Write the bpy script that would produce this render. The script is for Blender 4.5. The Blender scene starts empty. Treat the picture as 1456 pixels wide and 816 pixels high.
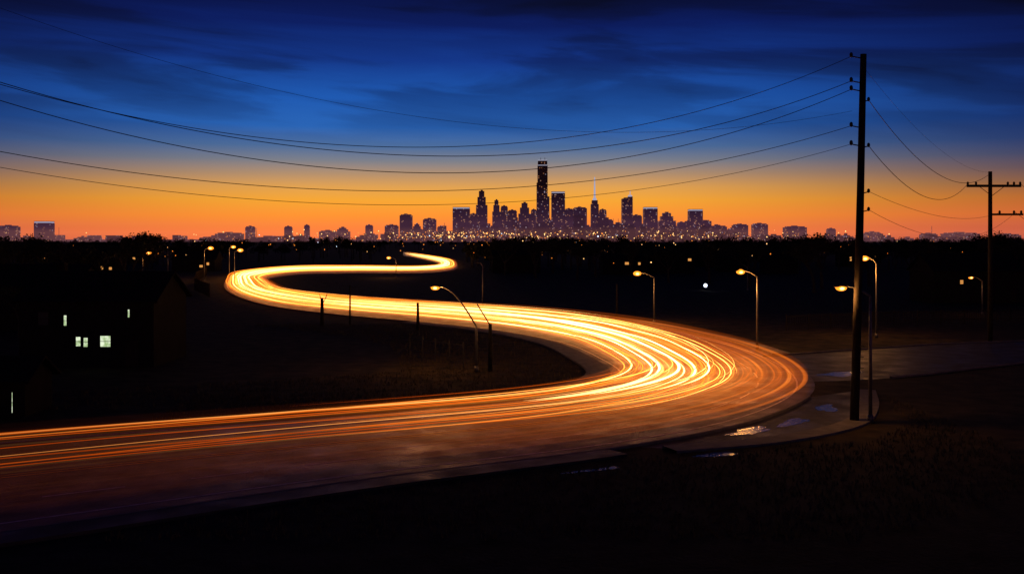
import bpy, bmesh, math, random
import numpy as np
from mathutils import Vector, Matrix
random.seed(7); rng=np.random.default_rng(7)
sc=bpy.context.scene
sc.view_settings.view_transform='Standard'; sc.view_settings.look='None'; sc.view_settings.exposure=0

def lin(c):
    return tuple(((v/255)/12.92 if v/255<=.04045 else ((v/255+.055)/1.055)**2.4) for v in c)+(1.0,)

# ---------------------------------------------------------------- materials
def newmat(name):
    m=bpy.data.materials.new(name); m.use_nodes=True
    nt=m.node_tree; nt.nodes.clear()
    out=nt.nodes.new('ShaderNodeOutputMaterial')
    return m,nt,out
def N(nt,t,**kw):
    n=nt.nodes.new(t)
    for k,v in kw.items(): setattr(n,k,v)
    return n
def math_n(nt,op,a,b=None,c=None,clamp=False):
    n=nt.nodes.new('ShaderNodeMath'); n.operation=op; n.use_clamp=clamp
    for i,v in enumerate((a,b,c)):
        if v is None: continue
        if isinstance(v,(int,float)): n.inputs[i].default_value=v
        else: nt.links.new(v,n.inputs[i])
    return n.outputs[0]
def ramp(nt,fac,stops,interp='LINEAR'):
    n=nt.nodes.new('ShaderNodeValToRGB'); cr=n.color_ramp; cr.interpolation=interp
    while len(cr.elements)>1: cr.elements.remove(cr.elements[-1])
    cr.elements[0].position=stops[0][0]; cr.elements[0].color=stops[0][1]
    for p,c in stops[1:]:
        e=cr.elements.new(p); e.color=c
    nt.links.new(fac,n.inputs[0]); return n.outputs[0]
def g(v): return (v,v,v,1)
def nosamp(m):
    try: m.cycles.emission_sampling='NONE'
    except Exception: pass
def basic(name,c1,c2,scale=4,rough=.7,r2=None,bump=.2,metal=0,detail=6,bumpscale=None,spec=.5,lo=.3,hi=.7):
    m,nt,out=newmat(name)
    b=N(nt,'ShaderNodeBsdfPrincipled'); nt.links.new(b.outputs[0],out.inputs[0])
    b.inputs['Specular IOR Level'].default_value=spec
    tc=N(nt,'ShaderNodeTexCoord'); no=N(nt,'ShaderNodeTexNoise'); no.inputs['Scale'].default_value=scale; no.inputs['Detail'].default_value=detail
    nt.links.new(tc.outputs['Object'],no.inputs['Vector'])
    col=ramp(nt,no.outputs[0],[(lo,c1+(1,)),(hi,c2+(1,))]); nt.links.new(col,b.inputs['Base Color'])
    if r2 is None: b.inputs['Roughness'].default_value=rough
    else:
        n2=N(nt,'ShaderNodeTexNoise'); n2.inputs['Scale'].default_value=.5; n2.inputs['Detail'].default_value=6
        nt.links.new(tc.outputs['Object'],n2.inputs['Vector'])
        nt.links.new(ramp(nt,n2.outputs[0],[(.35,g(rough)),(.7,g(r2))]),b.inputs['Roughness'])
    b.inputs['Metallic'].default_value=metal
    if bump:
        n3=N(nt,'ShaderNodeTexNoise'); n3.inputs['Scale'].default_value=bumpscale or scale*6; n3.inputs['Detail'].default_value=4
        nt.links.new(tc.outputs['Object'],n3.inputs['Vector'])
        bp=N(nt,'ShaderNodeBump'); bp.inputs['Strength'].default_value=bump; bp.inputs['Distance'].default_value=.05
        nt.links.new(n3.outputs[0],bp.inputs['Height']); nt.links.new(bp.outputs[0],b.inputs['Normal'])
    return m
def emis(name,col,strength,sample=True):
    m,nt,out=newmat(name); e=N(nt,'ShaderNodeEmission')
    e.inputs[0].default_value=tuple(col)+(1,); e.inputs[1].default_value=strength
    nt.links.new(e.outputs[0],out.inputs[0])
    if not sample: nosamp(m)
    return m

M_ground=basic('grass_soil',(.018,.017,.010),(.085,.062,.034),.7,.95,None,.8,bumpscale=5,spec=.1)
M_asph=basic('asphalt',(.035,.033,.031),(.095,.086,.076),1.6,.62,.38,.55,bumpscale=16,spec=.4,detail=10)
M_asph2=basic('old_asphalt',(.03,.029,.028),(.075,.07,.064),.8,.75,.42,.5,bumpscale=14,spec=.3,detail=10)
M_conc=basic('concrete',(.12,.11,.10),(.22,.20,.18),1.5,.85,None,.3)
M_paintw=basic('road_paint_white',(.30,.30,.28),(.80,.79,.75),3,.6,None,.1,detail=10)
M_painty=basic('road_paint_yellow',(.4,.24,.04),(.7,.45,.08),3,.6,None,.1,detail=10)
M_water=basic('wet_patch',(.012,.012,.013),(.02,.019,.018),1,.24,.12,.5,bumpscale=6)
M_wood=basic('weathered_wood',(.015,.012,.010),(.035,.028,.022),3,.85,None,.4,spec=.2)
M_metal=basic('galvanised_steel',(.12,.12,.12),(.2,.2,.2),5,.5,None,.05,metal=.6)
M_dark=basic('dark_hardware',(.015,.015,.016),(.03,.03,.03),5,.6,None,.05)
M_leaf=basic('foliage',(.012,.016,.008),(.04,.045,.02),.8,.9,None,0)
M_leaf2=basic('foliage_distant',(.01,.012,.008),(.03,.03,.018),.1,.95,None,0,spec=.1)
M_bark=basic('bark',(.02,.016,.012),(.05,.04,.03),4,.9,None,.4)
M_grass=basic('grass_blades',(.05,.045,.018),(.13,.10,.045),1.5,.9,None,0)
M_siding=basic('house_siding',(.012,.012,.013),(.022,.020,.020),2,.9,None,.2,spec=.1)
M_roof=basic('roof_shingle',(.008,.008,.009),(.02,.018,.018),6,.95,None,.5,spec=.1)
def lit_window(name,ca,cb_,s_):
    m,nt,out=newmat(name); e=N(nt,'ShaderNodeEmission'); tc=N(nt,'ShaderNodeTexCoord'); no=N(nt,'ShaderNodeTexNoise'); no.inputs['Scale'].default_value=2.6
    nt.links.new(tc.outputs['Object'],no.inputs['Vector']); nt.links.new(ramp(nt,no.outputs[0],[(.38,ca+(1,)),(.6,cb_+(1,))]),e.inputs[0]); e.inputs[1].default_value=s_
    nt.links.new(e.outputs[0],out.inputs[0]); return m
M_winlit=lit_window('window_lit_cool',(.35,.5,.22),(.85,.95,.7),1.0)
M_winwarm=emis('window_lit_warm',(1,.42,.10),.7,False)
M_sodium=emis('sodium_lens',(1,.27,.02),2.2)
M_bulb=emis('sodium_bulb',(1,.52,.14),6)
M_white=emis('crown_lights',(.75,.75,1),.5,False)
M_cityor=emis('town_light_orange',(1,.28,.03),1.2,False)
M_citywm=emis('town_light_warm',(1,.55,.18),2.2,False)
M_citywh=emis('town_light_white',(.75,.85,1),2.0,False)

def facade(name,thr,base):
    m,nt,out=newmat(name)
    b=N(nt,'ShaderNodeBsdfPrincipled'); nt.links.new(b.outputs[0],out.inputs[0])
    b.inputs['Roughness'].default_value=.5
    tc=N(nt,'ShaderNodeTexCoord'); sp=N(nt,'ShaderNodeSeparateXYZ'); nt.links.new(tc.outputs['Object'],sp.inputs[0])
    fx=math_n(nt,'FLOOR',math_n(nt,'DIVIDE',sp.outputs[0],5)); fy=math_n(nt,'FLOOR',math_n(nt,'DIVIDE',sp.outputs[1],9)); fz=math_n(nt,'FLOOR',math_n(nt,'DIVIDE',sp.outputs[2],4.6))
    cb=N(nt,'ShaderNodeCombineXYZ')
    for i,f in enumerate((fx,fy,fz)): nt.links.new(f,cb.inputs[i])
    wn=N(nt,'ShaderNodeTexWhiteNoise'); nt.links.new(cb.outputs[0],wn.inputs[0])
    lit=math_n(nt,'GREATER_THAN',wn.outputs['Value'],thr)
    lo=N(nt,'ShaderNodeTexNoise'); lo.inputs['Scale'].default_value=.02; nt.links.new(tc.outputs['Object'],lo.inputs['Vector'])
    lit=math_n(nt,'MULTIPLY',lit,math_n(nt,'MULTIPLY',lo.outputs[0],.5))
    sepc=N(nt,'ShaderNodeSeparateColor'); nt.links.new(wn.outputs['Color'],sepc.inputs[0])
    col=ramp(nt,sepc.outputs[1],[(0,(1,.35,.12,1)),(.65,(1,.50,.25,1)),(1,(.75,.7,1,1))])
    nt.links.new(col,b.inputs['Emission Color']); nt.links.new(lit,b.inputs['Emission Strength'])
    st=math_n(nt,'FRACT',math_n(nt,'DIVIDE',sp.outputs[2],4.6))
    nt.links.new(ramp(nt,st,[(.3,base+(1,)),(.35,tuple(v*.5 for v in base)+(1,))],'CONSTANT'),b.inputs['Base Color'])
    nosamp(m); return m
M_f1=facade('tower_facade_dark',.955,(.10,.09,.12))
M_f2=facade('tower_facade_stone',.91,(.2,.17,.19))

# ---------------------------------------------------------------- mesh builder
def empty(name,loc=(0,0,0)):
    o=bpy.data.objects.new(name,None); o.location=loc; o.empty_display_size=.5
    sc.collection.objects.link(o); return o
class MB:
    def __init__(s): s.v=[]; s.f=[]; s.m=[]
    def add(s,vs,fs,mi=0):
        o=len(s.v); s.v.extend([tuple(v) for v in vs]); s.f.extend([tuple(i+o for i in f) for f in fs]); s.m.extend([mi]*len(fs))
    def box(s,x0,x1,y0,y1,z0,z1,mi=0,taper=0):
        t=taper
        vs=[(x0,y0,z0),(x1,y0,z0),(x1,y1,z0),(x0,y1,z0),(x0+t,y0+t,z1),(x1-t,y0+t,z1),(x1-t,y1-t,z1),(x0+t,y1-t,z1)]
        s.add(vs,[(0,3,2,1),(4,5,6,7),(0,1,5,4),(1,2,6,5),(2,3,7,6),(3,0,4,7)],mi)
    def tube(s,pts,rad,n=6,mi=0,cap=True):
        pts=[Vector(p) for p in pts]
        if not hasattr(rad,'__len__'): rad=[rad]*len(pts)
        vs=[]
        for i,p in enumerate(pts):
            t=(pts[min(i+1,len(pts)-1)]-pts[max(i-1,0)]).normalized()
            up=Vector((0,0,1)) if abs(t.z)<.9 else Vector((1,0,0))
            a=t.cross(up).normalized(); b=a.cross(t)
            for k in range(n):
                an=2*math.pi*k/n; vs.append(p+(a*math.cos(an)+b*math.sin(an))*rad[i])
        fs=[]
        for i in range(len(pts)-1):
            for k in range(n):
                k2=(k+1)%n; fs.append((i*n+k,i*n+k2,(i+1)*n+k2,(i+1)*n+k))
        if cap: fs.append(tuple(range(n-1,-1,-1))); fs.append(tuple((len(pts)-1)*n+k for k in range(n)))
        s.add(vs,fs,mi)
    def ball(s,c,r,mi=0,sx=1,sy=1,sz=1,seg=8,rings=5):
        vs=[(c[0],c[1],c[2]+r*sz)]
        for i in range(1,rings):
            th=math.pi*i/rings
            for k in range(seg):
                ph=2*math.pi*k/seg
                vs.append((c[0]+r*sx*math.sin(th)*math.cos(ph),c[1]+r*sy*math.sin(th)*math.sin(ph),c[2]+r*sz*math.cos(th)))
        vs.append((c[0],c[1],c[2]-r*sz)); fs=[]
        for k in range(seg): fs.append((0,1+k,1+(k+1)%seg))
        for i in range(rings-2):
            for k in range(seg):
                a=1+i*seg+k;b=1+i*seg+(k+1)%seg; fs.append((a,a+seg,b+seg,b))
        L=len(vs)-1
        for k in range(seg): fs.append((L,L-seg+(k+1)%seg,L-seg+k))
        s.add(vs,fs,mi)
    def obj(s,name,mats,parent=None,smooth=False,loc=None):
        me=bpy.data.meshes.new(name); me.from_pydata(s.v,[],s.f)
        for m in (mats if isinstance(mats,(list,tuple)) else [mats]): me.materials.append(m)
        me.polygons.foreach_set('material_index',s.m)
        if smooth: me.polygons.foreach_set('use_smooth',[True]*len(s.f))
        me.update(); o=bpy.data.objects.new(name,me); sc.collection.objects.link(o)
        if loc: o.location=loc
        if parent: o.parent=parent
        return o

# ---------------------------------------------------------------- world
w=bpy.data.worlds.new('World'); sc.world=w; w.use_nodes=True; nt=w.node_tree; nt.nodes.clear()
out=N(nt,'ShaderNodeOutputWorld'); bg=N(nt,'ShaderNodeBackground')
tc=N(nt,'ShaderNodeTexCoord'); sp=N(nt,'ShaderNodeSeparateXYZ'); nt.links.new(tc.outputs['Generated'],sp.inputs[0])
X,Y,Z=sp.outputs
z4=math_n(nt,'MULTIPLY',Z,4.0,clamp=True)
def st(l): return [(p,lin(c)) for p,c in l]
rc=ramp(nt,z4,st([(0,(236,106,8)),(.03,(246,120,8)),(.09,(252,146,16)),(.15,(246,166,44)),(.20,(226,162,80)),(.25,(180,144,110)),(.30,(126,128,138)),(.355,(78,112,160)),(.43,(36,98,180)),(.54,(24,86,174)),(.68,(11,50,132)),(.81,(3,22,88)),(.91,(2,13,68)),(1,(2,10,54))]))
rs=ramp(nt,z4,st([(0,(150,58,18)),(.03,(176,72,14)),(.09,(198,92,20)),(.15,(172,90,42)),(.20,(120,76,66)),(.25,(78,62,84)),(.30,(48,54,96)),(.355,(26,46,104)),(.43,(12,38,102)),(.54,(6,26,88)),(.68,(2,13,68)),(.81,(1,9,58)),(1,(1,7,42))]))
ax=math_n(nt,'ABSOLUTE',math_n(nt,'ADD',X,.05))
f=N(nt,'ShaderNodeMapRange'); f.interpolation_type='SMOOTHSTEP'; nt.links.new(ax,f.inputs[0]); f.inputs[1].default_value=.12; f.inputs[2].default_value=.62
mx=N(nt,'ShaderNodeMix',data_type='RGBA'); nt.links.new(f.outputs[0],mx.inputs[0]); nt.links.new(rc,mx.inputs[6]); nt.links.new(rs,mx.inputs[7])
cb=N(nt,'ShaderNodeCombineXYZ'); nt.links.new(math_n(nt,'ADD',math_n(nt,'MULTIPLY',X,2.4),3.3),cb.inputs[0]); nt.links.new(math_n(nt,'MULTIPLY',Y,1.0),cb.inputs[1])
nt.links.new(math_n(nt,'ADD',math_n(nt,'MULTIPLY',Z,19),math_n(nt,'MULTIPLY',X,1.6)),cb.inputs[2])
no=N(nt,'ShaderNodeTexNoise'); no.inputs['Scale'].default_value=1.15; no.inputs['Detail'].default_value=7; no.inputs['Roughness'].default_value=.5; no.inputs['Distortion'].default_value=.5
nt.links.new(cb.outputs[0],no.inputs['Vector'])
cl=ramp(nt,no.outputs[0],[(.36,(.20,.17,.22,1)),(.48,(.55,.53,.56,1)),(.58,(1.05,1.05,1.04,1)),(.72,(1.45,1.5,1.35,1))],'EASE')
f2=N(nt,'ShaderNodeMapRange'); f2.interpolation_type='SMOOTHSTEP'; nt.links.new(Z,f2.inputs[0]); f2.inputs[1].default_value=.065; f2.inputs[2].default_value=.16
m2=N(nt,'ShaderNodeMix',data_type='RGBA'); m2.blend_type='MULTIPLY'; nt.links.new(f2.outputs[0],m2.inputs[0]); nt.links.new(mx.outputs[2],m2.inputs[6]); nt.links.new(cl,m2.inputs[7])
nt.links.new(m2.outputs[2],bg.inputs[0]); bg.inputs[1].default_value=1.0
sky=N(nt,'ShaderNodeTexSky'); sky.sky_type='NISHITA'; sky.sun_disc=False; sky.sun_elevation=math.radians(-4); sky.sun_rotation=math.radians(-6)
bg2=N(nt,'ShaderNodeBackground'); nt.links.new(sky.outputs[0],bg2.inputs[0]); bg2.inputs[1].default_value=.03
ad=N(nt,'ShaderNodeAddShader'); nt.links.new(bg.outputs[0],ad.inputs[0]); nt.links.new(bg2.outputs[0],ad.inputs[1]); nt.links.new(ad.outputs[0],out.inputs[0])
sl=bpy.data.lights.new('added_rim_sun','SUN'); sl.energy=.015; sl.angle=math.radians(.5); sl.color=(1,.5,.25)  # weak lamp added for rim light; the real one is below the horizon
so=bpy.data.objects.new('added_rim_sun',sl); sc.collection.objects.link(so); so.rotation_euler=(math.radians(-88),0,math.radians(6))

# ---------------------------------------------------------------- camera
cam=bpy.data.cameras.new('camera'); co=bpy.data.objects.new('camera',cam); sc.collection.objects.link(co); sc.camera=co
co.location=(0,0,10); co.rotation_euler=(math.radians(90),0,0); cam.lens=36; cam.sensor_width=36; cam.shift_y=-.0467; cam.clip_end=60000; cam.clip_start=.1

# ---------------------------------------------------------------- ground
mb=MB()
xs=np.concatenate([-np.geomspace(25000,160,14),np.linspace(-140,140,57),np.geomspace(160,25000,14)])
ys=np.concatenate([[-3000,-300,-60],np.linspace(-20,420,89),np.geomspace(450,30000,14)])
vs=[(x,y,0) for y in ys for x in xs]; nx=len(xs)
mb.add(vs,[(j*nx+i,j*nx+i+1,(j+1)*nx+i+1,(j+1)*nx+i) for j in range(len(ys)-1) for i in range(nx-1)])
mb.obj('ground',M_ground)

# ---------------------------------------------------------------- road
Lp=[(-62,28),(-45,40),(-25.5,51.1),(-12.8,56.9),(-1.2,62.8),(4.9,69),(7.4,76),(6.6,86),(4.0,99),(-2.4,112),(-11.7,123),(-25,137),(-38,156),(-53,192),(-66,236),(-79,295),(-76,350),(-54,362),(-36,358),(-29,372),(-28.5,400),(-33,440),(-46,515),(-66,620)]
Rp=[(-54,8),(-36,22),(-17.3,34.7),(-6.6,42.0),(5.8,49.4),(14.2,57.4),(20.4,69),(22.6,84),(21,101),(15,122),(4,140),(-11,154),(-24.5,167),(-40,189),(-52,224),(-61,258),(-59.6,292),(-46,300),(-27,301),(-19,330),(-21,395),(-29,490),(-49,610),(-85,800)]
SEG=24
def crom(P):
    P=[np.array(p,float) for p in P]; P=[2*P[0]-P[1]]+P+[2*P[-1]-P[-2]]; o=[]
    for i in range(1,len(P)-2):
        for k in range(SEG):
            t=k/SEG; a,b,c,d=P[i-1:i+3]
            o.append(.5*((2*b)+(-a+c)*t+(2*a-5*b+4*c-d)*t*t+(-a+3*b-3*c+d)*t**3))
    o.append(P[-2]); return np.array(o)
L=crom(Lp); R=crom(Rp); NS=len(L)-1; NP=len(Lp)-1
def road_pt(i,u): return L[i]*(1-u)+R[i]*u
def strip(name,u0,u1,z,mat,i0=0,i1=None,nu=1,dash=None,width=None,uv=False,parent=None):
    i1=NS if i1 is None else i1
    vs=[];fs=[];uvs=[]
    for i in range(i0,i1+1):
        wdt=np.linalg.norm(R[i]-L[i])
        a,b=(u0,u1) if width is None else (u0-width/2/wdt,u0+width/2/wdt)
        for k in range(nu+1):
            u=a+(b-a)*k/nu; p=road_pt(i,u); vs.append((p[0],p[1],z)); uvs.append((u,i/NS))
    for i in range(i1-i0):
        if dash and (i//dash)%2: continue
        for k in range(nu):
            a=i*(nu+1)+k; fs.append((a,a+1,a+nu+2,a+nu+1))
    me=bpy.data.meshes.new(name); me.from_pydata(vs,[],fs); me.materials.append(mat)
    if uv:
        l=me.uv_layers.new(name='UVMap'); idx=np.zeros(len(me.loops),int); me.loops.foreach_get('vertex_index',idx)
        l.data.foreach_set('uv',np.array(uvs)[idx].ravel())
    o=bpy.data.objects.new(name,me); sc.collection.objects.link(o)
    if parent: o.parent=parent
    return o
road=strip('road',0,1,.012,M_asph,nu=4)
mk=empty('road_markings')
strip('edge_line_outer',.92,0,.017,M_paintw,width=.14,parent=mk,i1=SEG*16)
strip('edge_line_inner',.05,0,.017,M_paintw,width=.14,parent=mk,i1=SEG*16)
strip('centre_line_a',.478,0,.017,M_painty,width=.12,parent=mk,i1=SEG*16)
strip('centre_line_b',.50,0,.017,M_painty,width=.12,parent=mk,i1=SEG*16)
strip('lane_dashes',.74,0,.017,M_paintw,width=.12,parent=mk,dash=5,i1=SEG*16)

def poly_normals(P):
    T=np.gradient(P,axis=0); T/=np.linalg.norm(T,axis=1)[:,None]; return np.stack([-T[:,1],T[:,0]],1)
NL=poly_normals(L); NR=-poly_normals(R)
def loft(name,P,Nn,i0,i1,prof,mat):
    mb=MB(); k=len(prof); vs=[]
    for i in range(i0,i1+1):
        for o,z in prof: q=P[i]+Nn[i]*o; vs.append((q[0],q[1],z))
    fs=[(a*k+j,a*k+j+1,(a+1)*k+j+1,(a+1)*k+j) for a in range(i1-i0) for j in range(k-1)]
    mb.add(vs,fs); return mb.obj(name,mat)
kp=[(0.0,.0),(.0,.11),(.03,.135),(.17,.135),(.17,0)]
loft('kerb',L,NL,0,SEG*15,kp[:4],M_conc)
loft('kerb',R,NR,0,int(SEG*5.7),kp,M_conc)
loft('kerb',R,NR,int(SEG*7.3),SEG*15,kp[:4],M_conc)
sp_=[(.172,.128),(1.9,.128),(1.9,-.02)]
loft('pavement',L,NL,int(SEG*4.2),int(SEG*10),sp_,M_conc)
loft('pavement',R,NR,0,int(SEG*3.9),[(.172,.128),(1.6,.128),(1.6,-.02)],M_asph2)
loft('pavement',R,NR,int(SEG*7.3),int(SEG*11),[(.172,.128),(1.6,.128),(1.6,-.02)],M_conc)
C=crom([(12,79),(23,80),(34,86),(48,93),(75,98),(130,101)]); W=np.linspace(8,5,len(C)); Nc=poly_normals(C)
mb=MB(); vs=[]
for i in range(len(C)):
    for s_ in (-1,1): q=C[i]+Nc[i]*W[i]*s_; vs.append((q[0],q[1],.006))
mb.add(vs,[(i*2,i*2+1,i*2+3,i*2+2) for i in range(len(C)-1)]); mb.obj('side_road',M_asph2)
Ps=C-Nc*W[:,None]; Pn=C+Nc*W[:,None]
loft('side_road_kerb',Ps,-Nc,int(SEG*1.15),len(C)-1,kp,M_conc)
loft('side_road_kerb',Pn,Nc,int(SEG*1.15),len(C)-1,kp,M_conc)
K=crom([(7.2,49.0),(12.8,51.3),(17.6,55.3),(20.4,60.8),(22.6,67.5)]); NK=-poly_normals(K)
n_=len(K); mb=MB(); fan=[(q[0],q[1],.003) for q in K]; inner=[(R[int(SEG*(4.0+1.7*k/(n_-1)))][0],R[int(SEG*(4.0+1.7*k/(n_-1)))][1],.003) for k in range(n_)]
mb.add(fan+inner,[(k,k+1,n_+k+1,n_+k) for k in range(n_-1)]); mb.obj('lay_by',M_asph2)
loft('kerb',K,NK,0,n_-1,kp[:4]+[(1.3,.13),(1.3,-.02)],M_conc)
def blob(name,cx,cy,rx,ry,z,mat,seed,rot=0):
    r=random.Random(seed); n=60; ph=[r.uniform(0,6.28) for _ in range(6)]
    vs=[]
    for k in range(n):
        a=2*math.pi*k/n; q=1+.28*math.sin(2*a+ph[0])+.18*math.sin(3*a+ph[1])+.12*math.sin(5*a+ph[2])+.08*math.sin(9*a+ph[3])+.06*math.sin(14*a+ph[4])
        x=rx*q*math.cos(a); y=ry*q*math.sin(a)
        vs.append((cx+x*math.cos(rot)-y*math.sin(rot),cy+x*math.sin(rot)+y*math.cos(rot),z))
    mb=MB(); mb.add(vs,[tuple(range(n))]); return mb.obj(name,mat)
for i,(a,b,c,d,e) in enumerate([(12.4,53.4,1.6,.55,.6),(15.4,56.0,1.2,.6,.8),(18.6,60.6,1.2,.6,1.0),(24.5,76,1.8,1.0,.3),(9.5,47.6,1.3,.35,.5),(3.6,44.4,1.1,.25,.5)]):
    blob('puddle',a,b,c,d,.010,M_water,20+i,e)

# ---------------------------------------------------------------- light trails
trails=empty('vehicle_light_trails')
vs=[];fs=[];uvs=[]; ns=4
def comp(v):
    t=min(1,max(0,(v-.30)/.12)); t=t*t*(3-2*t); return .80+.20*t
def strand(u0,i0,i1,z,r,bright,wob=.03,seed=0,drift=0.0):
    rr=random.Random(seed); p1,p2=rr.uniform(0,6.28),rr.uniform(0,6.28)
    base=len(vs); n=0
    for i in range(i0,i1+1,2):
        v=i/NS; u=u0+wob*math.sin(v*22+p1)+wob*.5*math.sin(v*47+p2)+drift*(v-.25)
        u=min(max(u,.03),.88)*comp(v)
        p=road_pt(i,u); q=road_pt(min(i+1,NS),u)-road_pt(max(i-1,0),u); q/=np.linalg.norm(q)
        nn=np.array([-q[1],q[0]]); end=min(1,(i-i0)/16+.05,(i1-i)/16+.05)
        rad=r*(1+max(0,(p[1]-90))/120)*end
        if i>i1-48: rad*=(i1-i)/48+.02
        for k in range(ns):
            a=2*math.pi*k/ns; vs.append((p[0]+nn[0]*rad*math.cos(a),p[1]+nn[1]*rad*math.cos(a),z+rad*.7*math.sin(a))); uvs.append((bright,v))
        n+=1
    for a in range(n-1):
        for k in range(ns): k2=(k+1)%ns; fs.append((base+a*ns+k,base+a*ns+k2,base+(a+1)*ns+k2,base+(a+1)*ns+k))
m,nt,out=newmat('light_trail_strand')
uvn=N(nt,'ShaderNodeUVMap'); sp=N(nt,'ShaderNodeSeparateXYZ'); nt.links.new(uvn.outputs[0],sp.inputs[0])
e=N(nt,'ShaderNodeEmission')
hot=ramp(nt,sp.outputs[0],[(.5,(1,.17,.010,1)),(.72,(1,.27,.025,1)),(.88,(1,.48,.10,1)),(1,(1,.68,.28,1))])
tint=ramp(nt,sp.outputs[1],[(0,(1,.42,.22,1)),(.12,(1,.55,.3,1)),(.2,(1,.85,.7,1)),(.27,(1,1,1,1)),(.40,(1,1,1,1)),(.5,(1,.85,.7,1)),(1,(1,.85,.7,1))])
mm=N(nt,'ShaderNodeMix',data_type='RGBA'); mm.blend_type='MULTIPLY'; mm.inputs[0].default_value=1; nt.links.new(hot,mm.inputs[6]); nt.links.new(tint,mm.inputs[7]); nt.links.new(mm.outputs[2],e.inputs[0])
stv=ramp(nt,sp.outputs[1],[(0,g(.08)),(.08,g(.13)),(.13,g(.24)),(.19,g(.5)),(.25,g(1)),(.38,g(1)),(.46,g(.75)),(.6,g(.95)),(1,g(.7))])
pw=math_n(nt,'POWER',sp.outputs[0],1.6)
nt.links.new(math_n(nt,'MULTIPLY',math_n(nt,'MULTIPLY',stv,pw),5.0),e.inputs[1]); nt.links.new(e.outputs[0],out.inputs[0])
nosamp(m); M_str=m
S=SEG; full=NS
ls=[(.10,0,full,.6,.035,.75),(.135,0,full,.62,.06,.95),(.16,0,full,.7,.03,.7),(.20,S*2,full,.6,.035,.6),(.245,S*3,full,.8,.03,.75),
 (.29,S*4,full,.65,.07,.98),(.33,S*4,full,.6,.09,1.0),(.37,S*5,S*14,.9,.04,.8),(.40,0,full,.6,.025,.62),(.43,S*4+10,full,.75,.10,1.0),(.465,S*5,full,.6,.06,.95),
 (.50,S*4,S*17,.65,.04,.8),(.54,S*5,full,.6,.08,1.0),(.57,S*3,S*16,.8,.03,.6),(.60,0,full,.6,.028,.66),(.635,S*5,S*13,.7,.07,.97),(.67,S*4,full,.6,.035,.8),
 (.715,0,full,.65,.022,.6),(.76,S*5,full,.6,.04,.88),(.82,S*6,full,.65,.04,.8)]
for j,a in enumerate(ls): strand(*a,wob=.010+.012*((j*7)%3),seed=j)
rr=random.Random(5)
for j in range(60):
    a=rr.randint(3,12)*S; strand(rr.uniform(.08,.82),a if j>5 else 0,min(NS,a+rr.randint(3,9)*S),rr.uniform(.5,1.1),rr.uniform(.010,.030),rr.uniform(.5,.98),wob=rr.uniform(.01,.05),seed=100+j,drift=rr.uniform(-.3,.3))
me=bpy.data.meshes.new('strands'); me.from_pydata(vs,[],fs); me.materials.append(M_str)
l=me.uv_layers.new(name='UVMap'); idx=np.zeros(len(me.loops),int); me.loops.foreach_get('vertex_index',idx); l.data.foreach_set('uv',np.array(uvs)[idx].ravel())
o=bpy.data.objects.new('strands',me); sc.collection.objects.link(o); o.parent=trails
def sheet(name,seed,z,amp,lo,hi,samp):  # trail streaks plus an emissive orange wash standing in for lit asphalt
    m,nt,out=newmat(name)
    uvn=N(nt,'ShaderNodeUVMap'); sp=N(nt,'ShaderNodeSeparateXYZ'); nt.links.new(uvn.outputs[0],sp.inputs[0]); U,V=sp.outputs[0],sp.outputs[1]
    cb=N(nt,'ShaderNodeCombineXYZ'); nt.links.new(math_n(nt,'MULTIPLY',U,44),cb.inputs[0]); nt.links.new(math_n(nt,'MULTIPLY',V,6),cb.inputs[1]); cb.inputs[2].default_value=seed
    no=N(nt,'ShaderNodeTexNoise'); no.inputs['Scale'].default_value=1; no.inputs['Detail'].default_value=4; nt.links.new(cb.outputs[0],no.inputs['Vector'])
    s1=ramp(nt,no.outputs[0],[(lo,g(.15)),((lo+hi)/2,g(.34)),(hi,g(1))])
    win=ramp(nt,U,[(.0,g(.12)),(.08,g(.6)),(.2,g(1)),(.56,g(1)),(.68,g(.55)),(.9,g(.38)),(1,g(.2))],'EASE')  # outer values spread the painted glow across the asphalt beside the trails
    sv=ramp(nt,V,[(0,g(.005)),(.08,g(.02)),(.13,g(.06)),(.19,g(.36)),(.25,g(1)),(.33,g(1)),(.40,g(.9)),(.48,g(.8)),(.6,g(1.2)),(.93,g(1.1)),(1,g(0))])
    sg=math_n(nt,'MULTIPLY',math_n(nt,'MULTIPLY',math_n(nt,'MULTIPLY',s1,win),sv),amp)
    col=ramp(nt,math_n(nt,'MULTIPLY',s1,win),[(0,(1,.15,.004,1)),(.3,(1,.20,.010,1)),(.7,(1,.42,.07,1)),(1,(1,.55,.15,1))])
    e=N(nt,'ShaderNodeEmission'); nt.links.new(col,e.inputs[0]); nt.links.new(sg,e.inputs[1])
    tr=N(nt,'ShaderNodeBsdfTransparent'); a=N(nt,'ShaderNodeAddShader'); nt.links.new(e.outputs[0],a.inputs[0]); nt.links.new(tr.outputs[0],a.inputs[1]); nt.links.new(a.outputs[0],out.inputs[0])
    if not samp: nosamp(m)
    strip(name,.01,.97,z,m,nu=6,uv=True,parent=trails)
sheet('streaks_and_glow_wash_low',1.3,.55,1.8,.40,.70,True)
sheet('streaks_and_glow_wash_high',7.7,.85,1.1,.46,.75,False)

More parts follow.
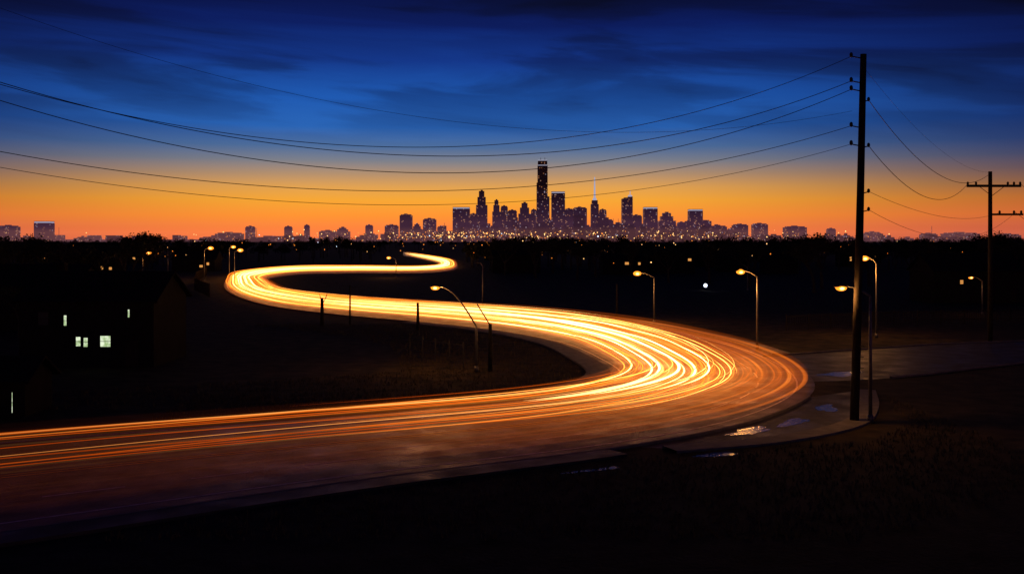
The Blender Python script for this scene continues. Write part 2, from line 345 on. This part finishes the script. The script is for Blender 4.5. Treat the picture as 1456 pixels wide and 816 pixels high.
# ---------------------------------------------------------------- street lamps
def street_lamp(x,y,h,arm,dx=-1,dy=0,lit=True,power=120,r=.09,rise=.55,lens=.26):
    p=empty('street_lamp',(x,y,0)); mb=MB()
    mb.tube([(0,0,0),(0,0,.4)],[r*2,r*1.8],10); mb.tube([(0,0,.3),(0,0,h*.5),(0,0,h-rise)],[r*1.2,r,r*.75],10)
    pts=[]
    for k in range(9):
        t=k/8; s_=arm*t; z=h-rise+rise*math.sin(t*math.pi*.5)+.02
        pts.append((dx*s_,dy*s_,z))
    mb.tube(pts,[r*.7-(r*.25)*k/8 for k in range(9)],8)
    mb.obj('pole_and_arm',M_metal,p,True)
    sg=1 if arm>0 else -1
    e=(dx*(arm+.3*sg),dy*(arm+.3),h+.04)
    mb=MB(); mb.ball(e,.4,0,1.1 if dx else .45,.45 if dx else 1.1,.3,12,6); mb.obj('lamp_head',M_dark,p,True)
    if lit:
        mb=MB(); mb.ball((e[0],e[1],e[2]-.1),lens,0,1.25 if dx else .8,.8 if dx else 1.25,.72,14,8); mb.obj('lens',M_sodium,p,True)
        mb=MB(); mb.ball((e[0],e[1]-lens*.6,e[2]-.13),lens*.42,0,1.3,.7,.8,12,6); mb.obj('bulb',M_bulb,p,True)
        ld=bpy.data.lights.new('sodium_light','POINT'); ld.energy=power; ld.color=(1,.40,.09); ld.shadow_soft_size=.25
        lo=bpy.data.objects.new('sodium_light',ld); sc.collection.objects.link(lo); lo.parent=p; lo.location=(e[0],e[1],e[2]-.6)
    return p
street_lamp(19.6,56,7.4,1.3,power=420,lens=.25)
street_lamp(22.2,92.7,7.1,1.2,power=1000,lens=.32)
street_lamp(16.8,121,6.0,1.7,power=800,lens=.38)
street_lamp(37,104,8.1,.9,power=800,lens=.36)
street_lamp(-2.7,77.4,6.4,2.8,power=500,rise=3.0,lens=.27)
street_lamp(-4.3,150,6.5,.4,lit=False)
street_lamp(-92,255,6.6,-1.2,power=600,lens=.55)
street_lamp(-84,250,8.6,.8,lit=False,r=.07)
street_lamp(-73,243,7.9,-1.2,power=600,lens=.55)
street_lamp(-74,268,8.0,-.8,power=400,lens=.5)
street_lamp(-71,262,7.2,-1.2,power=600,lens=.6)
street_lamp(-30,265,5.2,1.6,power=400,lens=.45)
street_lamp(62,135,5.0,1.2,power=60,lens=.26)
street_lamp(46,200,5.0,1.2,lit=False)

# ---------------------------------------------------------------- utility poles + wires
up=empty('utility_pole',(19.0,56,0))
mb=MB(); mb.tube([(-.28,0,0),(0,0,10),(.22,0,20.1)],[.25,.21,.17],12); mb.obj('shaft',M_wood,up,True)
mb=MB()
for z in (20.0,18.65,18.2,16.2,15.2):
    mb.tube([(.1,0,z-.12),(-.42,0,z-.02)],.035,6); mb.ball((-.45,0,z+.06),.1,0,1,1,1.5)
for z in (17.6,15.1,12.6,11.6):
    mb.tube([(.1,0,z-.12),(.5,0,z-.02)],.035,6); mb.ball((.5,0,z+.04),.09,0,1,1,1.4)
for z in (3,3.6,4.2): mb.tube([(-.2,-.2,z),(.15,-.3,z)],.02,5)
mb.obj('insulators',M_dark,up,True)
up2=empty('utility_pole',(46.7,100,0))
mb=MB(); mb.tube([(0,0,0),(0,0,16.6)],[.24,.18],12); mb.obj('shaft',M_wood,up2,True)
mb=MB(); mb.box(-2.4,2.9,-.3,-.19,15.05,15.3); mb.box(.1,3.1,-.3,-.19,12.3,12.5)
mb.tube([(0,-.33,14.2),(1.2,-.33,15.1)],.03,5); mb.tube([(0,-.33,14.2),(-1.2,-.33,15.1)],.03,5); mb.obj('crossarms',M_wood,up2)
mb=MB()
for x in (-2.3,-1.5,1.6,2.2,2.8): mb.ball((x,-.25,15.42),.12,0,1,1,1.5)
for x in (.8,2.2,2.9): mb.ball((x,-.25,12.62),.12,0,1,1,1.5)
mb.obj('insulators',M_dark,up2,True)
mb=MB()
def quad(t,a,b,c):
    return a*(t-.5)*(t-.87)/(.5*.87)+b*t*(t-.87)/(.5*-.37)+c*t*(t-.5)/(.87*.37)
for (a,b,c),r in zip([(20.0,14.3,16.36),(18.65,13.9,16.45),(18.2,13.1,15.7),(16.2,12.25,13.6),(15.2,11.6,12.95),(17.0,15.7,19.5)],[.016,.018,.018,.016,.012,.008]):
    mb.tube([(18.6-45.6*t,56-16*t,quad(t,a,b,c)) for t in [k/60 for k in range(61)]],r,5)
def span(a,b,sag,r=.018,n=24): 
    a=Vector(a);b=Vector(b); mb.tube([a.lerp(b,k/n)-Vector((0,0,4*sag*(k/n)*(1-k/n))) for k in range(n+1)],r,5)
span((19.5,56,17.6),(46.7,100,16.4),2.4,.02); span((19.5,56,15.1),(44.4,99.7,15.4),2.2,.02)
span((19.5,56,12.6),(47.5,99.7,12.6),1.0,.012); span((19.5,56,11.6),(49,99.7,12.6),2.0,.012); span((19.3,56,19.3),(46.7,100,16.5),1.4,.007)
for a,b in (((49.5,99.7,15.4),(110,190,15)),((49,99.7,12.6),(110,190,12)),((46.7,100,11),(110,190,9.5))): span(a,b,2.5,.02)
mb.obj('power_lines',M_dark)

def post(x,y,h,brace=None,fork=False,r=.11):
    p=empty('wooden_post',(x,y,0)); mb=MB(); mb.tube([(0,0,0),(.02,0,h*.6),(0,0,h)],[r*1.2,r,r*.85],8)
    if brace: mb.tube([(0,-.05,h-.1),brace],.05,6)
    if fork: mb.tube([(0,0,h*.75),(.45,0,h*1.02),(.6,.05,h*1.18)],[.09,.06,.03],6); mb.tube([(0,0,h*.8),(-.3,.1,h*1.15)],[.07,.03],6)
    mb.obj('timber',M_wood,p,True)
post(-1.65,77.4,3.6,brace=(-1.0,.05,5.1),r=.15); post(-21.9,118,3.2,fork=True,r=.2); post(-10.4,113,3.0,r=.15); post(-19,120,4.6,r=.1); post(13.5,132,4.2,r=.1)
def fence(name,pts,h,gap=2.4,mat=M_wood,pickets=True):
    mb=MB()
    for a,b in zip(pts[:-1],pts[1:]):
        a=np.array(a,float);b=np.array(b,float);d=np.linalg.norm(b-a);n=max(1,int(d/gap)); t=(b-a)/d
        for k in range(n+1):
            q=a+(b-a)*k/n; mb.tube([(q[0],q[1],0),(q[0],q[1],h)],.06,6)
        for z in (h*.35,h*.85): mb.tube([(a[0],a[1],z),(b[0],b[1],z)],.035,4)
        if pickets:
            for k in range(int(d/.3)):
                q=a+t*.3*k; mb.tube([(q[0],q[1]-.05,.08),(q[0],q[1]-.05,h*.95+.05*random.random())],.035,4)
    mb.obj(name,mat)
fence('wooden_fence',[(-84,282),(-74,240),(-62,200),(-52,176)],2.4,3)
fence('wire_fence',[(-8.6,86),(-3.8,80)],2.0,1.6,M_dark,False)
fence('wooden_fence',[(30,112),(44,118),(62,122)],1.8,3)

# ---------------------------------------------------------------- houses
def house(name,x0,x1,y0,y1,h,ridge,wins,mat=M_winlit,door=True):
    p=empty(name,((x0+x1)/2,(y0+y1)/2,0)); cx,cy=(x0+x1)/2,(y0+y1)/2
    X0,X1,Y0,Y1=x0-cx,x1-cx,y0-cy,y1-cy
    mb=MB(); mb.box(X0,X1,Y0,Y1,0,h)
    mb.add([(X0,Y0,h),(X0,Y1,h),(X0,0,ridge),(X1,Y0,h),(X1,Y1,h),(X1,0,ridge)],[(0,2,1),(3,4,5)])
    mb.obj('walls',M_siding,p)
    mb=MB(); o=.4; s_=(ridge-h)/(Y1); zl=h-o*s_+.03
    for sg in (-1,1):
        ye=sg*(Y1+o)
        mb.add([(X0-o,ye,zl),(X1+o,ye,zl),(X1+o,0,ridge+.03),(X0-o,0,ridge+.03),(X0-o,ye,zl+.15),(X1+o,ye,zl+.15),(X1+o,0,ridge+.18),(X0-o,0,ridge+.18)],[(0,1,2,3),(4,7,6,5),(0,4,5,1),(1,5,6,2),(3,7,4,0)])
    mb.box(X0+1,X0+1.7,.2,.9,h,ridge+.9); mb.obj('roof',M_roof,p)
    g_=MB(); fr=MB()
    for wx,wz,ww,wh,lit in wins:
        a=wx-cx
        g_.box(a,a+ww,Y0-.03,Y0-.01,wz,wz+wh,0 if lit else 1)
        for q in ((a-.07,a,wz-.07,wz+wh+.07),(a+ww,a+ww+.07,wz-.07,wz+wh+.07),(a,a+ww,wz-.07,wz),(a,a+ww,wz+wh,wz+wh+.07),(a,a+ww,wz+wh*.5-.02,wz+wh*.5+.02)):
            fr.box(q[0],q[1],Y0-.07,Y0-.005,q[2],q[3])
    g_.obj('windows',[mat,M_dark],p); fr.obj('window_frames',M_siding,p)
    if door:
        mb=MB(); mb.box(X1-2.2,X1-1.2,Y0-.05,Y0-.01,.1,2.1); mb.obj('door',M_wood,p)
house('house',-38.5,-28,80,88,5.2,7.2,[(-35.0,3.25,.22,.8,1),(-34.05,1.65,.36,.72,1),(-33.45,1.6,.32,.7,1),(-32.15,1.6,.8,.85,1),(-30.0,3.9,.14,.6,1),(-37,3.3,.8,1,0)])
house('garden_shed',-32,-27.4,57.6,61,2.1,3.1,[(-28.12,.25,.05,1.15,1)],door=False)
house('house',-60,-48,112,121,4.8,7,[(-57,3,.8,1,0),(-53,3,.8,1,0)])
house('house',66,80,160,170,5,7.5,[(70,3,.5,.6,1)],M_winwarm)
# suburb between the road and the city
mb=MB(); r=random.Random(77); k=0
while k<46:
    d=r.uniform(280,650); t=r.uniform(-.5,.5)
    if -.32<t<-.03: continue
    k+=1; x=t*d; a=r.uniform(8,16); h=r.uniform(3,6); dp=8
    mb.box(x,x+a,d,d+dp,0,h); rz=h+r.uniform(1.5,2.6)
    mb.add([(x-.4,d-.4,h-.1),(x+a+.4,d-.4,h-.1),(x+a+.4,d+dp/2,rz),(x-.4,d+dp/2,rz),(x-.4,d+dp+.4,h-.1),(x+a+.4,d+dp+.4,h-.1)],[(0,1,2,3),(3,2,5,4),(0,3,4),(1,5,2)],1)
    for j in range(r.randint(0,2)):
        wx=x+r.uniform(1,a-2); wz=r.uniform(1,h-1.4); mb.box(wx,wx+r.uniform(.6,1.1),d-.06,d-.01,wz,wz+r.uniform(.7,1.0),2)
mb.obj('suburban_houses',[M_siding,M_roof,M_winwarm])

# ---------------------------------------------------------------- trees
def leaf_quads(cs,rs,n,size,pw=.4):
    V=[]
    for c,r in zip(cs,rs):
        d=rng.normal(size=(n,3)); d/=np.linalg.norm(d,axis=1)[:,None]; d*=(rng.random((n,1))**pw)*np.array(r)
        a=rng.normal(size=(n,3)); a/=np.linalg.norm(a,axis=1)[:,None]; b=np.cross(a,rng.normal(size=(n,3))); b/=np.linalg.norm(b,axis=1)[:,None]
        s=size*(.6+rng.random((n,1))*.9); p=np.array(c)+d
        V.append(np.stack([p-a*s,p+b*s*.6,p+a*s,p-b*s*.6],1).reshape(-1,3))
    return np.concatenate(V)
def tree_mesh(seed,h=9):
    r=random.Random(seed); mb=MB(); tips=[]
    def br(p,d,l,rad,dep):
        q=p+d*l; mid=p+d*l*.5+Vector((r.uniform(-.1,.1),r.uniform(-.1,.1),0))*l*.5
        mb.tube([p,mid,q],[rad,rad*.8,rad*.6],6 if dep<2 else 4)
        if dep>=2: tips.append(q)
        if dep<5:
            for k in range(3 if dep<3 else 2):
                nd=(d+Vector((r.uniform(-1,1),r.uniform(-1,1),r.uniform(-.3,.6)))*.75).normalized(); br(q,nd,l*r.uniform(.6,.82),rad*.58,dep+1)
    br(Vector((0,0,0)),Vector((r.uniform(-.08,.08),0,1)).normalized(),h*.28,h*.028,0)
    sel=[t for t in tips if r.random()<.55]
    q=leaf_quads([tuple(t) for t in sel],[(.7,.7,.55)]*len(sel),12,.13)
    mb.add([tuple(v) for v in q],[(4*i,4*i+1,4*i+2,4*i+3) for i in range(len(q)//4)],1)
    me=bpy.data.meshes.new('tree'); me.from_pydata(mb.v,[],mb.f); me.materials.append(M_bark); me.materials.append(M_leaf); me.polygons.foreach_set('material_index',mb.m)
    return me
TM=[tree_mesh(s) for s in (1,2,3,4)]
spots=[(56,190,1.25),(62,205,1.45),(68,200,1.3),(50,215,1.2),(75,215,1.35),(44,228,1.2),(80,190,1.1),(36,235,1.1),(88,225,1.35),(98,210,1.2),(112,230,1.4),(-62,150,1.2),(-72,160,1.4),(-84,170,1.35),(-50,104,.65),(64,112,.85),(74,118,.9),(60,104,.7),(130,240,1.35),(28,240,1.15),(16,250,1.2),(-100,200,1.35),(-118,215,1.35),(82,150,1.0),(95,160,1.1),(6,262,1.25),(22,270,1.3),(-2,285,1.3),(12,300,1.4),(-6,310,1.35),(34,290,1.3),(-64,172,1.3),(-90,185,1.3)]
for i,(x,y,s_) in enumerate(spots):
    o=bpy.data.objects.new('tree',TM[i%4]); sc.collection.objects.link(o); o.location=(x,y,0); o.scale=(s_*1.15,s_*1.15,s_); o.rotation_euler=(0,0,i*1.7)
cs=[];rs=[]; tr=MB()
r=random.Random(11); cnt=0
while cnt<900:
    d=1/r.uniform(1/2600,1/320); t=r.uniform(-.56,.56); x=t*d
    if -.125<t<-.045 and d<850: continue
    if -.29<t<-.04 and d<410: continue
    cnt+=1
    swell=1.5*math.sin(t*31)+1.2*math.sin(t*67+1)
    h=r.uniform(8.5,11.5)+swell*.9
    if d>1200: h*=1.15
    if -.15<t<-.02: h=min(h,9.5)
    tr.tube([(x,d,0),(x,d,h*.6)],[.3,.12],4)
    for k in range(7):
        a=r.uniform(0,6.28); q_=r.uniform(0,1); 
        cs.append((x+math.cos(a)*h*.34*q_,d+math.sin(a)*h*.3*q_,h*(.38+.48*(1-q_*q_*.7)*r.uniform(.6,1)))); rs.append((h*.19,h*.19,h*.14))
q=leaf_quads(cs,rs,34,.34,.5)
tr.add([tuple(v) for v in q],[(4*i,4*i+1,4*i+2,4*i+3) for i in range(len(q)//4)],1)
tr.obj('distant_trees',[M_bark,M_leaf2])

# grass
gp=[]
def gadd(n,x0,x1,y0,y1,test):
    k=0
    while k<n:
        x=r.uniform(x0,x1);y=r.uniform(y0,y1)
        if test(x,y): gp.append((x,y)); k+=1
poly=np.concatenate([L[:SEG*16],R[:SEG*16][::-1]])
def inpoly(x,y,P):
    X=P[:,0];Y=P[:,1];X2=np.roll(X,-1);Y2=np.roll(Y,-1)
    c=((Y>y)!=(Y2>y)); 
    with np.errstate(divide='ignore',invalid='ignore'): xi=(X2-X)*(y-Y)/(Y2-Y)+X
    return (np.count_nonzero(c&(x<xi))%2)==1
Dall=np.concatenate([L,R])
def ok(x,y):
    if inpoly(x,y,poly): return False
    dd=np.min((Dall[:,0]-x)**2+(Dall[:,1]-y)**2)
    if dd<2.2**2: return False
    if x>6 and 46<y<72 and np.min(np.hypot(K[:,0]-x,K[:,1]-y))<2.0: return False
    if x>8 and y>50 and y<70 and x<22 and dd<7**2: return False
    if x>10 and 56<y<110: 
        dc=np.min(np.hypot(C[:,0]-x,C[:,1]-y))
        if dc<8.5: return False
    return dd<16**2
gadd(8000,-30,6,60,120,ok); gadd(5000,-20,24,34,66,ok)
mb=MB()
for x,y in gp:
    for k in range(2):
        a=r.uniform(0,6.28); hh=r.uniform(.08,.3); wv=.025; lx,ly=r.uniform(-.1,.1),r.uniform(-.1,.1); ox,oy=r.uniform(-.1,.1),r.uniform(-.1,.1)
        mb.add([(x+ox-wv*math.cos(a),y+oy-wv*math.sin(a),0),(x+ox+wv*math.cos(a),y+oy+wv*math.sin(a),0),(x+ox+lx,y+oy+ly,hh)],[(0,1,2)])
mb.obj('grass',M_grass)

# ---------------------------------------------------------------- skyline (units: 1 u = 3.434 m, city 5 km away)
U=3.434
def tower(u0,u1,h,style='flat',dist=5000,mat=0,name='skyscraper'):
    k=dist/5000*U; x0,x1=u0*k,u1*k; cx=(x0+x1)/2; wd=(x1-x0); H=h*k+10; dp=min(max(wd*.9,25),60)
    p=empty(name,(cx,dist,0)); mb=MB(); w2=wd/2
    def b(a0,a1,z0,z1,mi=0,dd=1.0): mb.box(a0*w2,a1*w2,-dp/2*dd,dp/2*dd,z0,z1,mi)
    if style=='flat':
        b(-1,1,0,H-5); b(-.82,.82,H-5,H,0,.85); b(-.3,.2,H,H+4,0,.4)
    elif style=='crown':
        b(-1,1,0,H-7); b(-.94,.94,H-7,H-2,1,.96); b(-1,1,H-2,H+1)
    elif style=='step':
        b(-1,1,0,H*.72); b(-.75,.7,H*.72,H*.88,0,.8); b(-.5,.45,H*.88,H,0,.6); b(-.2,.2,H,H+6,0,.3)
    elif style=='willis':
        b(-1,1,0,H*.55); b(-1,.72,H*.55,H*.72,0,.9); b(-.85,.72,H*.72,H*.93,0,.85); b(-.8,.66,H*.93,H*.938,1,.8); b(-.8,.66,H*.938,H-4,0,.8); b(-.8,.6,H-4,H-1,1,.8)
        mb.tube([(-.35*w2,0,H-1),(-.35*w2,0,H+14)],[1.6,.8],5,0); mb.tube([(.3*w2,0,H-1),(.3*w2,0,H+14)],[1.6,.8],5,0)
    elif style=='spire':
        b(-1,1,0,H*.86); b(-.75,.75,H*.86,H*.95,0,.8); b(-.45,.45,H*.95,H,1,.6)
        mb.tube([(0,0,H),(0,0,H+30*k)],[6,3],6,1)
    elif style=='twin':
        b(-1,.15,0,H-10); b(.15,1,0,H,0,.9); b(-.6,.0,H-10,H-4,0,.6); b(.25,.9,H,H+8,1,.6)
        mb.tube([(.6*w2,0,H+8),(.6*w2,0,H+32)],[2.4,1.4],5,1)
    mb.obj('tower_body',[M_f2 if mat else M_f1,M_white],p)
T=[(-728,-703,19,'flat'),(-676,-654,25,'crown'),(-420,-383,9,'flat'),(-378,-366,18,'flat'),(-323,-313,18,'flat'),(-295,-288,20,'flat'),(-273,-250,12,'flat'),(-250,-231,16,'step'),(-208,-198,20,'flat'),(-180,-162,20,'flat'),(-159,-142,35,'flat'),(-142,-128,21,'step'),(-126,-108,29,'flat'),(-106,-96,18,'flat'),
(-84,-60,45,'crown'),(-60,-49,36,'flat'),(-51,-35,68,'step'),(-28,-16,55,'step'),(-16,-6,47,'flat'),(-6,7,41,'flat'),(9,27,51,'step'),(27,35,42,'flat'),(35,53,112,'willis'),(56,75,67,'crown'),(75,87,43,'flat'),(87,106,45,'flat'),(112,123,58,'spire'),(124,134,42,'flat'),(128,143,28,'flat'),(143,156,20,'flat'),(156,171,60,'twin'),(170,184,34,'flat'),(187,206,45,'crown'),(208,232,37,'step'),(235,247,24,'flat'),(251,270,42,'crown'),(247,282,27,'flat'),(283,304,19,'flat'),(314,334,21,'flat'),(342,362,22,'flat'),(387,417,18,'flat'),(448,459,15,'flat'),(502,522,10,'flat'),(582,602,8,'flat'),(612,662,9,'flat'),(690,720,7,'flat')]
for i,(a,b_,h,s_) in enumerate(T): tower(a,b_,h,s_,5000+((i*37)%9)*55,mat=(i%3==0))
mb=MB(); r=random.Random(3)
for k in range(330):
    u=r.gauss(90,150) if k<250 else r.uniform(-720,720); wd=r.uniform(6,20); h=abs(r.gauss(0,1))*11*math.exp(-((u-90)/200)**2)+r.uniform(1,6 if abs(u-60)>260 else 10); d=r.uniform(4300,5500); kk=d/5000*U
    mb.box((u-wd/2)*kk,(u+wd/2)*kk,d,d+40,0,h*kk+10,r.randint(0,1))
    if r.random()<.5: mb.box((u-wd/5)*kk,(u+wd/6)*kk,d+8,d+25,h*kk+10,h*kk+10+r.uniform(4,9),0)
    if r.random()<.06: mb.tube([(u*kk,d+15,h*kk),(u*kk,d+15,h*kk+50)],[1.5,.8],4)
mb.obj('distant_city_blocks',[M_f1,M_f2])

mb=MB(); r=random.Random(21)
for k in range(330):
    d=1/r.uniform(1/4200,1/300)
    t=r.gauss(0,.17) if r.random()<.7 else r.uniform(-.5,.5)
    if -.3<t<-.04 and d<430: continue
    z=r.uniform(4,9.5) if d<900 else r.uniform(8,14+d*.004)
    s_=d*.00042*r.uniform(.4,1.3)
    mi=r.choices([0,1,2],[7,3,1])[0]
    mb.ball((t*d,d,z),s_,mi,seg=6,rings=4)
for k in range(360):
    d=r.uniform(2700,4200); t=r.gauss(-.055,.035) if k<130 else r.gauss(.06,.13); mb.ball((t*d,d,r.uniform(12,36)),d*.0005*r.uniform(.35,1.25),r.choice([0,0,1,1,1]),seg=6,rings=4)
for k in range(26):
    d=r.uniform(260,420); t=r.uniform(.03,.5); mb.ball((t*d,d,r.uniform(3.5,7)),.16*r.uniform(.5,1.2),r.choice([0,0,1]),seg=6,rings=4)
mb.ball((37.6,199,1),.4,2); mb.ball((126,1500,14),1.1,2); mb.ball((-55,900,12),.9,1)
mb.obj('distant_town_lights',[M_cityor,M_citywm,M_citywh])

# ---------------------------------------------------------------- haze over the city: emission-only volumes standing in for scattered light
hz=empty('haze_glow')
for i,(z,s_,col) in enumerate([(48,2.0,(1,.36,.16,1)),(95,1.1,(.9,.30,.50,1)),(170,.9,(.7,.28,.75,1))]):
    m,nt,out=newmat('city_haze_glow_%d'%i); e=N(nt,'ShaderNodeEmission'); e.inputs[0].default_value=col; e.inputs[1].default_value=s_*1.3e-5
    nt.links.new(e.outputs[0],out.inputs['Volume'])
    mb=MB(); mb.box(-9000-i*100,9000+i*100,3000-i*20,5600+i*30,-30-z*.1,z); o=mb.obj('haze_glow_layer_%d'%i,m); o.parent=hz
